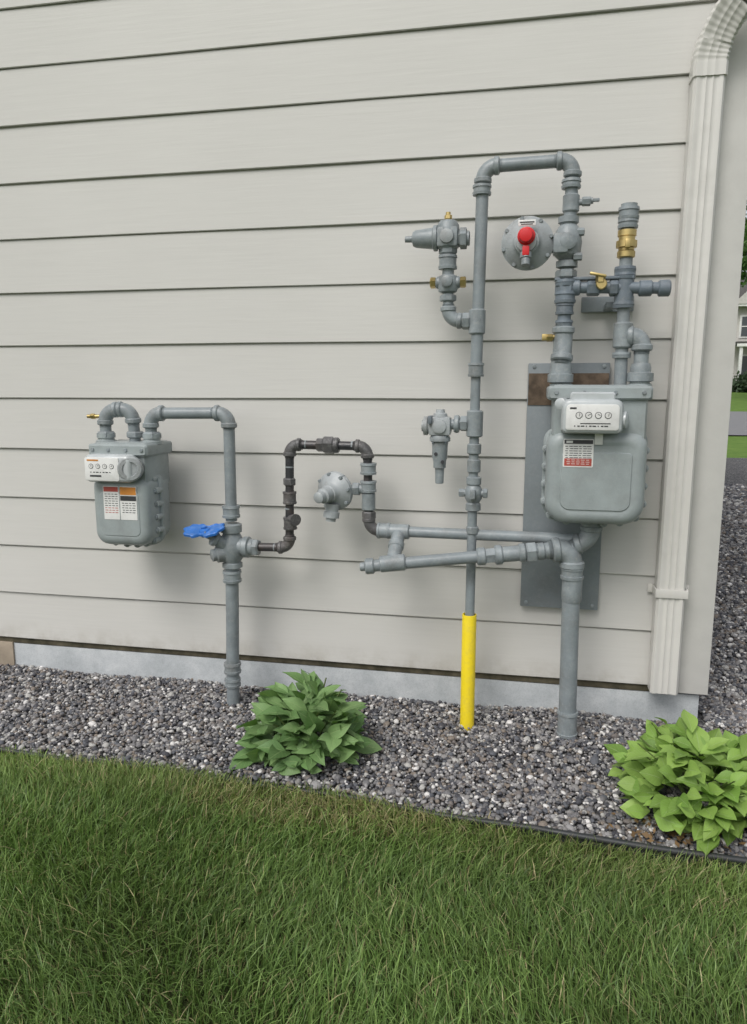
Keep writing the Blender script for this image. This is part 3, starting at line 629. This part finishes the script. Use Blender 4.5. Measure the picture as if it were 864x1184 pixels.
p.box((.095,Y-.02,1.845),(.055,.085,.070),'fit',.014); p.lathe((.115,Y-.03,1.85),(.2,-1,0),[(0,.032),(.03,.028),(.034,.018)],'fit'); p.hexn((.155,Y-.03,1.80),(1,0,0),.014,.03,'fit'); p.hexn((.15,Y-.02,1.885),(1,0,0),.014,.05,'fit')
p.hexn((.119,Y,1.745),(0,0,1),.038,.03,'fit')
p.done()
g=P('meter_gas_piping')
g.run([(.119,Y,1.735),(.118,Y,1.43)],.024,'dark','fit')
for z,r,Ln,hx in ((1.715,.034,.022,0),(1.695,.037,.03,1),(1.665,.035,.04,0),(1.625,.030,.04,0),(1.555,.029,.06,0)): (g.hexn if hx else g.coupling)((.119,Y,z),(0,0,1),r,Ln,'dark')
g.elbow((.118,Y,1.50),(0,0,1),(-.06,-.25,-1),.034,.05,'fit'); g.lathe((.114,Y-.004,1.45),(0,0,-1),[(0,.034),(.02,.038),(.055,.040),(.058,.046),(.085,.046),(.088,.036)],'fit')
g.cyl((.118,Y,1.535),(.066,Y-.01,1.522),.009,'brass'); g.hexn((.070,Y-.01,1.523),(1,0,0),.014,.022,'brass'); g.box((.052,Y-.012,1.525),(.02,.012,.024),'brass',.003)
g.box((.215,Y+.005,1.728),(.27,.05,.010),'dark',.002)
g.cyl((.119,Y,1.700),(.44,Y,1.690),.0205,'dark'); g.collar((.455,Y,1.689),(1,0,0),.029,.04,'dark'); g.collar((.392,Y,1.69),(1,0,0),.028,.045,'dark')
g.collar((.155,Y,1.699),(1,0,0),.029,.03,'dark'); g.hexn((.285,Y,1.695),(1,0,0),.031,.03,'dark')
g.hexn((.215,Y,1.697),(1,0,0),.030,.045,'dark'); g.collar((.240,Y-.02,1.705),(0,-1,0),.019,.04,'brass'); g.hexn((.236,Y-.03,1.722),(0,0,1),.017,.026,'brass')
g.box((.226,Y-.045,1.735),(.058,.014,.010),'brass',.004,Matrix.Rotation(.2,3,'Y'))
YV=-.19
g.cyl((.326,YV,1.33),(.322,YV,1.96),.0225,'pipe')
g.collar((.322,YV,1.69),(0,0,1),.033,.11,'dark'); 
for z in (1.755,1.735,1.635): g.coupling((.322,YV,z),(0,0,1),.034,.022,'dark')
g.lathe((.322,YV,1.795),(0,0,1),[(0,.024),(.004,.031),(.022,.031),(.026,.027),(.034,.027),(.036,.036),(.058,.036),(.060,.028),(.072,.028),(.074,.032),(.094,.032),(.096,.024)],'brass',16)
g.box((.322,YV-.03,1.840),(.018,.02,.03),'brass',.003)
g.coupling((.323,YV,1.91),(0,0,1),.032,.03,'fit'); g.coupling((.324,YV,1.945),(0,0,1),.033,.04,'fit'); g.lathe((.324,YV,1.965),(0,0,1),[(0,.028),(.012,.028),(.012,.022),(.002,.021)],'fit')
g.run([(.326,YV,1.527),(.392,Y,1.527),(.392,Y,1.37)],.0255,'fit','fit',1.25,1.6); g.collar((.326,YV,1.53),(0,0,1),.034,.09,'fit'); g.coupling((.325,YV,1.46),(0,0,1),.030,.02,'fit')
g.lathe((.392,Y,1.43),(0,0,-1),[(0,.032),(.015,.036),(.03,.036),(.034,.046),(.062,.046),(.065,.036)],'fit')
g.done()

# ------------------------------------------------------------------ shrubs
def shrub(name,cx,cy,R,H,n,L0,W0,ca,cb_,seed,lift=.5,wp=(.05,.42,.74,.95,1.0,.90,.68,.36,.02)):
    r=np.random.default_rng(seed); wp=np.array(wp); st=len(wp); vs=[];fs=[];cols=[];uvs=[];k=0
    for i in range(n):
        az=r.uniform(0,2*math.pi); el=math.asin(r.uniform(.02,1)**1.15); rad=r.uniform(.30,1)**.5
        bump=1+.10*math.sin(az*3+seed)+.07*math.sin(az*7+el*5)
        p=np.array([math.cos(az)*math.cos(el)*R*rad*bump,math.sin(az)*math.cos(el)*R*rad*bump,math.sin(el)*H*rad*bump*.85+.03])
        out=np.array([math.cos(az)*math.cos(el),math.sin(az)*math.cos(el),math.sin(el)*.8])
        daz=az+r.normal(0,.65); d=np.array([math.cos(daz),math.sin(daz),lift*(.15+math.sin(el)*r.uniform(.4,1.8))-.20+r.normal(0,.2)]); d/=np.linalg.norm(d)
        nrm=out*.5+np.array([0,-.2,.6])+r.normal(0,.27,3); nrm-=d*nrm.dot(d); nrm/=np.linalg.norm(nrm); sd_=np.cross(d,nrm)
        s=r.uniform(.55,1.15); L=L0*s; W=W0*s*r.uniform(.85,1.1); droop=r.uniform(.1,.55); cup=r.uniform(.15,.45)
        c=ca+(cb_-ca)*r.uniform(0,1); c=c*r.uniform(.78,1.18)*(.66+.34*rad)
        for j in range(st):
            t=j/(st-1); mid=p+d*L*(t-.35)-nrm*droop*L*(t-.3)**2
            for m,u in ((-1,0.),(-.5,.25),(0,.5),(.5,.75),(1,1.)):
                wav=.018*L*math.sin(t*11+m*2)*abs(m)
                vs.append(mid+sd_*m*W/2*wp[j]+nrm*(m*m*cup*W/2*wp[j]+wav)); cols.append(c); uvs.append((u if wp[j]>.03 else .5,t))
        for j in range(st-1):
            for m in range(4):
                a=k+j*5+m; fs+=[a,a+1,a+6,a+5]
        k+=st*5
    for i in range(30):
        az=r.uniform(0,6.28); e=np.array([math.cos(az)*R*.75,math.sin(az)*R*.75,H*r.uniform(.4,.9)]); b0=np.array([math.cos(az)*.03,math.sin(az)*.03,-.02])
        for t in (0,.5,1):
            q=b0+(e-b0)*np.array([t**1.4,t**1.4,t**.8])
            for a in (0,2.1,4.2): vs.append(q+np.array([math.cos(a),math.sin(a),0])*.0035); cols.append(np.array([.14,.19,.06])); uvs.append((.3,.5))
        for j in range(2):
            for a in range(3): fs+=[k+j*3+a,k+j*3+(a+1)%3,k+j*3+3+(a+1)%3,k+j*3+3+a]
        k+=9
    return npmesh(name,np.array(vs)+np.array([cx,cy,-.01]),np.array(fs),np.full(len(fs)//4,4),['leaf'],col=np.array(cols),uv=np.array(uvs))
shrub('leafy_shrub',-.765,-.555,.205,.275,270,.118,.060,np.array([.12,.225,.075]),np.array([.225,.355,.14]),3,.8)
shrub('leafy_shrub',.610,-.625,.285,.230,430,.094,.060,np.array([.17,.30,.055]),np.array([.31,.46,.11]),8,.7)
r=np.random.default_rng(21); n=90
lx=.50+r.normal(0,.12,n); ly=-.83+r.normal(0,.045,n); k=ly>ey(lx)+.02; lx=lx[k];ly=ly[k];n=len(lx)
a=r.uniform(0,6.28,n); s=r.uniform(.006,.015,n); u=np.stack([np.cos(a)*s,np.sin(a)*s,r.normal(0,.004,n)],-1); w=np.stack([-np.sin(a)*s*.5,np.cos(a)*s*.5,r.normal(0,.004,n)],-1); c0=np.stack([lx,ly,np.full(n,.008)],-1)
npmesh('fallen_leaves',np.stack([c0-u,c0+w,c0+u,c0-w],1).reshape(-1,3),np.arange(4*n),np.full(n,4),['treeleaf'],col=np.repeat(np.array([.20,.125,.06])*r.uniform(.5,1.3,(n,1)),4,0))

# ------------------------------------------------------------------ background
def tree(name,x,y,z0,H,R,seed,nl=9000):
    r=np.random.default_rng(seed); root=empty(name)
    t=P('trunk',root); t.lathe((x,y,z0-.2),(0,0,1),[(0,.38),(.5,.28),(H*.35,.22),(H*.75,.07)],'bark',12)
    cl=[]
    for i in range(26):
        az=r.uniform(0,6.28); el=r.uniform(-.25,1.3); rr=R*r.uniform(.35,.85); c=np.array([x+math.cos(az)*math.cos(el)*rr,y+math.sin(az)*math.cos(el)*rr,z0+H*.58+math.sin(el)*H*.36]); cl.append((c,R*r.uniform(.25,.42)))
        if i<9: 
            a=V((x,y,z0+H*(.28+.03*i))); b=V(c); t.lathe(a,b-a,[(0,.09),((b-a).length,.025)],'bark',8)
    t.done()
    n=nl; k=r.integers(0,26,n); C=np.array([c[0] for c in cl])[k]; Rr=np.array([c[1] for c in cl])[k]
    d=r.normal(size=(n,3)); d/=np.linalg.norm(d,axis=1)[:,None]; p=C+d*(Rr*r.uniform(.5,1.05,n)**.7)[:,None]
    u=r.normal(size=(n,3)); u/=np.linalg.norm(u,axis=1)[:,None]; w=np.cross(u,r.normal(size=(n,3))); w/=np.linalg.norm(w,axis=1)[:,None]
    s=r.uniform(.08,.17,n)[:,None]
    vs=np.stack([p-u*s,p+w*s*.6,p+u*s,p-w*s*.6],1).reshape(-1,3); c=np.array([.05,.10,.025])+r.uniform(0,1,(n,1))*np.array([.06,.11,.03])
    o=npmesh('crown',vs,np.arange(4*n),np.full(n,4),['treeleaf'],col=np.repeat(c,4,0)); o.parent=root
tree('deciduous_tree',12.9,38,.6,11.0,3.9,5,18000); tree('deciduous_tree',27,44,.9,10,3.4,6); tree('deciduous_tree',34,60,1.3,12,4,9)
r=np.random.default_rng(4); n=5000; p=np.stack([14.0+r.normal(0,.6,n),48.7+r.normal(0,.4,n),gz(49)+np.abs(r.normal(0,.4,n))],-1)
u=r.normal(size=(n,3))*.06; w=r.normal(size=(n,3))*.06
npmesh('garden_hedge',np.stack([p-u,p+w,p+u,p-w],1).reshape(-1,3),np.arange(4*n),np.full(n,4),['treeleaf'],col=np.repeat(np.array([.03,.06,.02])+r.uniform(0,.05,(n,1)),4,0))
fh=empty('distant_house'); zb=float(gz(52))
b=P('walls',fh); b.box((19.6,56,zb+2.7),(12.6,9,5.6),'houseside',0); b.done()
b=P('roof',fh)
mi=b.mi('roof'); mw=b.mi('houseside')
q=[V(c) for c in ((12.9,51,zb+5.4),(26.3,51,zb+5.4),(26.3,56,zb+8.2),(12.9,56,zb+8.2),(26.3,61,zb+5.4),(12.9,61,zb+5.4))]; a=[b.bm.verts.new(c) for c in q]
for f_ in ((0,1,2,3),(3,2,4,5),(1,4,2),(0,3,5)): f=b.bm.faces.new([a[i] for i in f_]); f.material_index=mi
q=[V(c) for c in ((12.9,50.8,zb+5.5),(17.3,50.8,zb+5.5),(15.1,50.8,zb+7.6))]; a=[b.bm.verts.new(c) for c in q]; f=b.bm.faces.new(a); f.material_index=mw
b.box((19.6,50.6,zb+2.95),(13.2,2.6,.16),'roof',.02); b.box((19.6,49.35,zb+2.8),(13.2,.1,.2),'farwhite',.01); b.box((19.6,50.9,zb+5.45),(13.6,.1,.2),'farwhite',.01); b.done()
b=P('windows_and_porch',fh)
for x in (14.1,16.8,20,23): 
    b.box((x,51.47,zb+4.1),(1.05,.06,1.5),'farwhite',.01); b.box((x,51.43,zb+4.1),(.8,.06,1.25),'glass',0); b.box((x,51.39,zb+4.1),(.8,.05,.06),'farwhite',0)
for x in (14.3,20.4,23.4): b.box((x,51.47,zb+1.5),(1.25,.06,1.6),'farwhite',.01); b.box((x,51.43,zb+1.5),(1.0,.06,1.35),'glass',0)
b.box((17.5,51.46,zb+1.1),(1.1,.08,2.2),'farwhite',.01)
for x in (13.3,16.2,19.1,22.0,25.6): b.box((x,49.5,zb+1.45),(.18,.18,2.8),'farwhite',.01)
b.box((19.6,50.5,zb+.02),(13.2,2.4,.25),'farwhite',.01); b.done()

# ------------------------------------------------------------------ light, sky, camera
el=math.radians(50); az=math.radians(-158)
sv_=V((math.sin(az)*math.cos(el),math.cos(az)*math.cos(el),math.sin(el)))
w=bpy.data.worlds.new('World'); S.world=w; w.use_nodes=True; nt=w.node_tree
sky=nt.nodes.new('ShaderNodeTexSky'); sky.sky_type='NISHITA'; sky.sun_disc=False; sky.sun_elevation=el; sky.sun_rotation=az; sky.dust_density=3.; sky.air_density=1.; sky.ozone_density=1.
hs=nt.nodes.new('ShaderNodeHueSaturation'); hs.inputs['Saturation'].default_value=.28; bg=nt.nodes['Background']
nt.links.new(sky.outputs[0],hs.inputs['Color']); nt.links.new(hs.outputs[0],bg.inputs[0]); bg.inputs[1].default_value=.145
ld=bpy.data.lights.new('sun','SUN'); ld.energy=1.5; ld.angle=math.radians(28); ld.color=(1,.975,.935); lo=bpy.data.objects.new('sun',ld); COL.objects.link(lo); lo.rotation_euler=(-sv_).to_track_quat('-Z','Y').to_euler(); lo.location=(0,-5,8)
S.view_settings.view_transform='Standard'; S.view_settings.look='None'; S.view_settings.exposure=0
cd=bpy.data.cameras.new('camera'); cd.sensor_fit='VERTICAL'; cd.sensor_height=24; cd.lens=24*860/1184; cd.clip_start=.05; cd.clip_end=1500
co=bpy.data.objects.new('camera',cd); COL.objects.link(co); co.location=(0,-3.0518,1.35); co.rotation_euler=(math.radians(90-9.6),0,math.radians(11.6)); S.camera=co
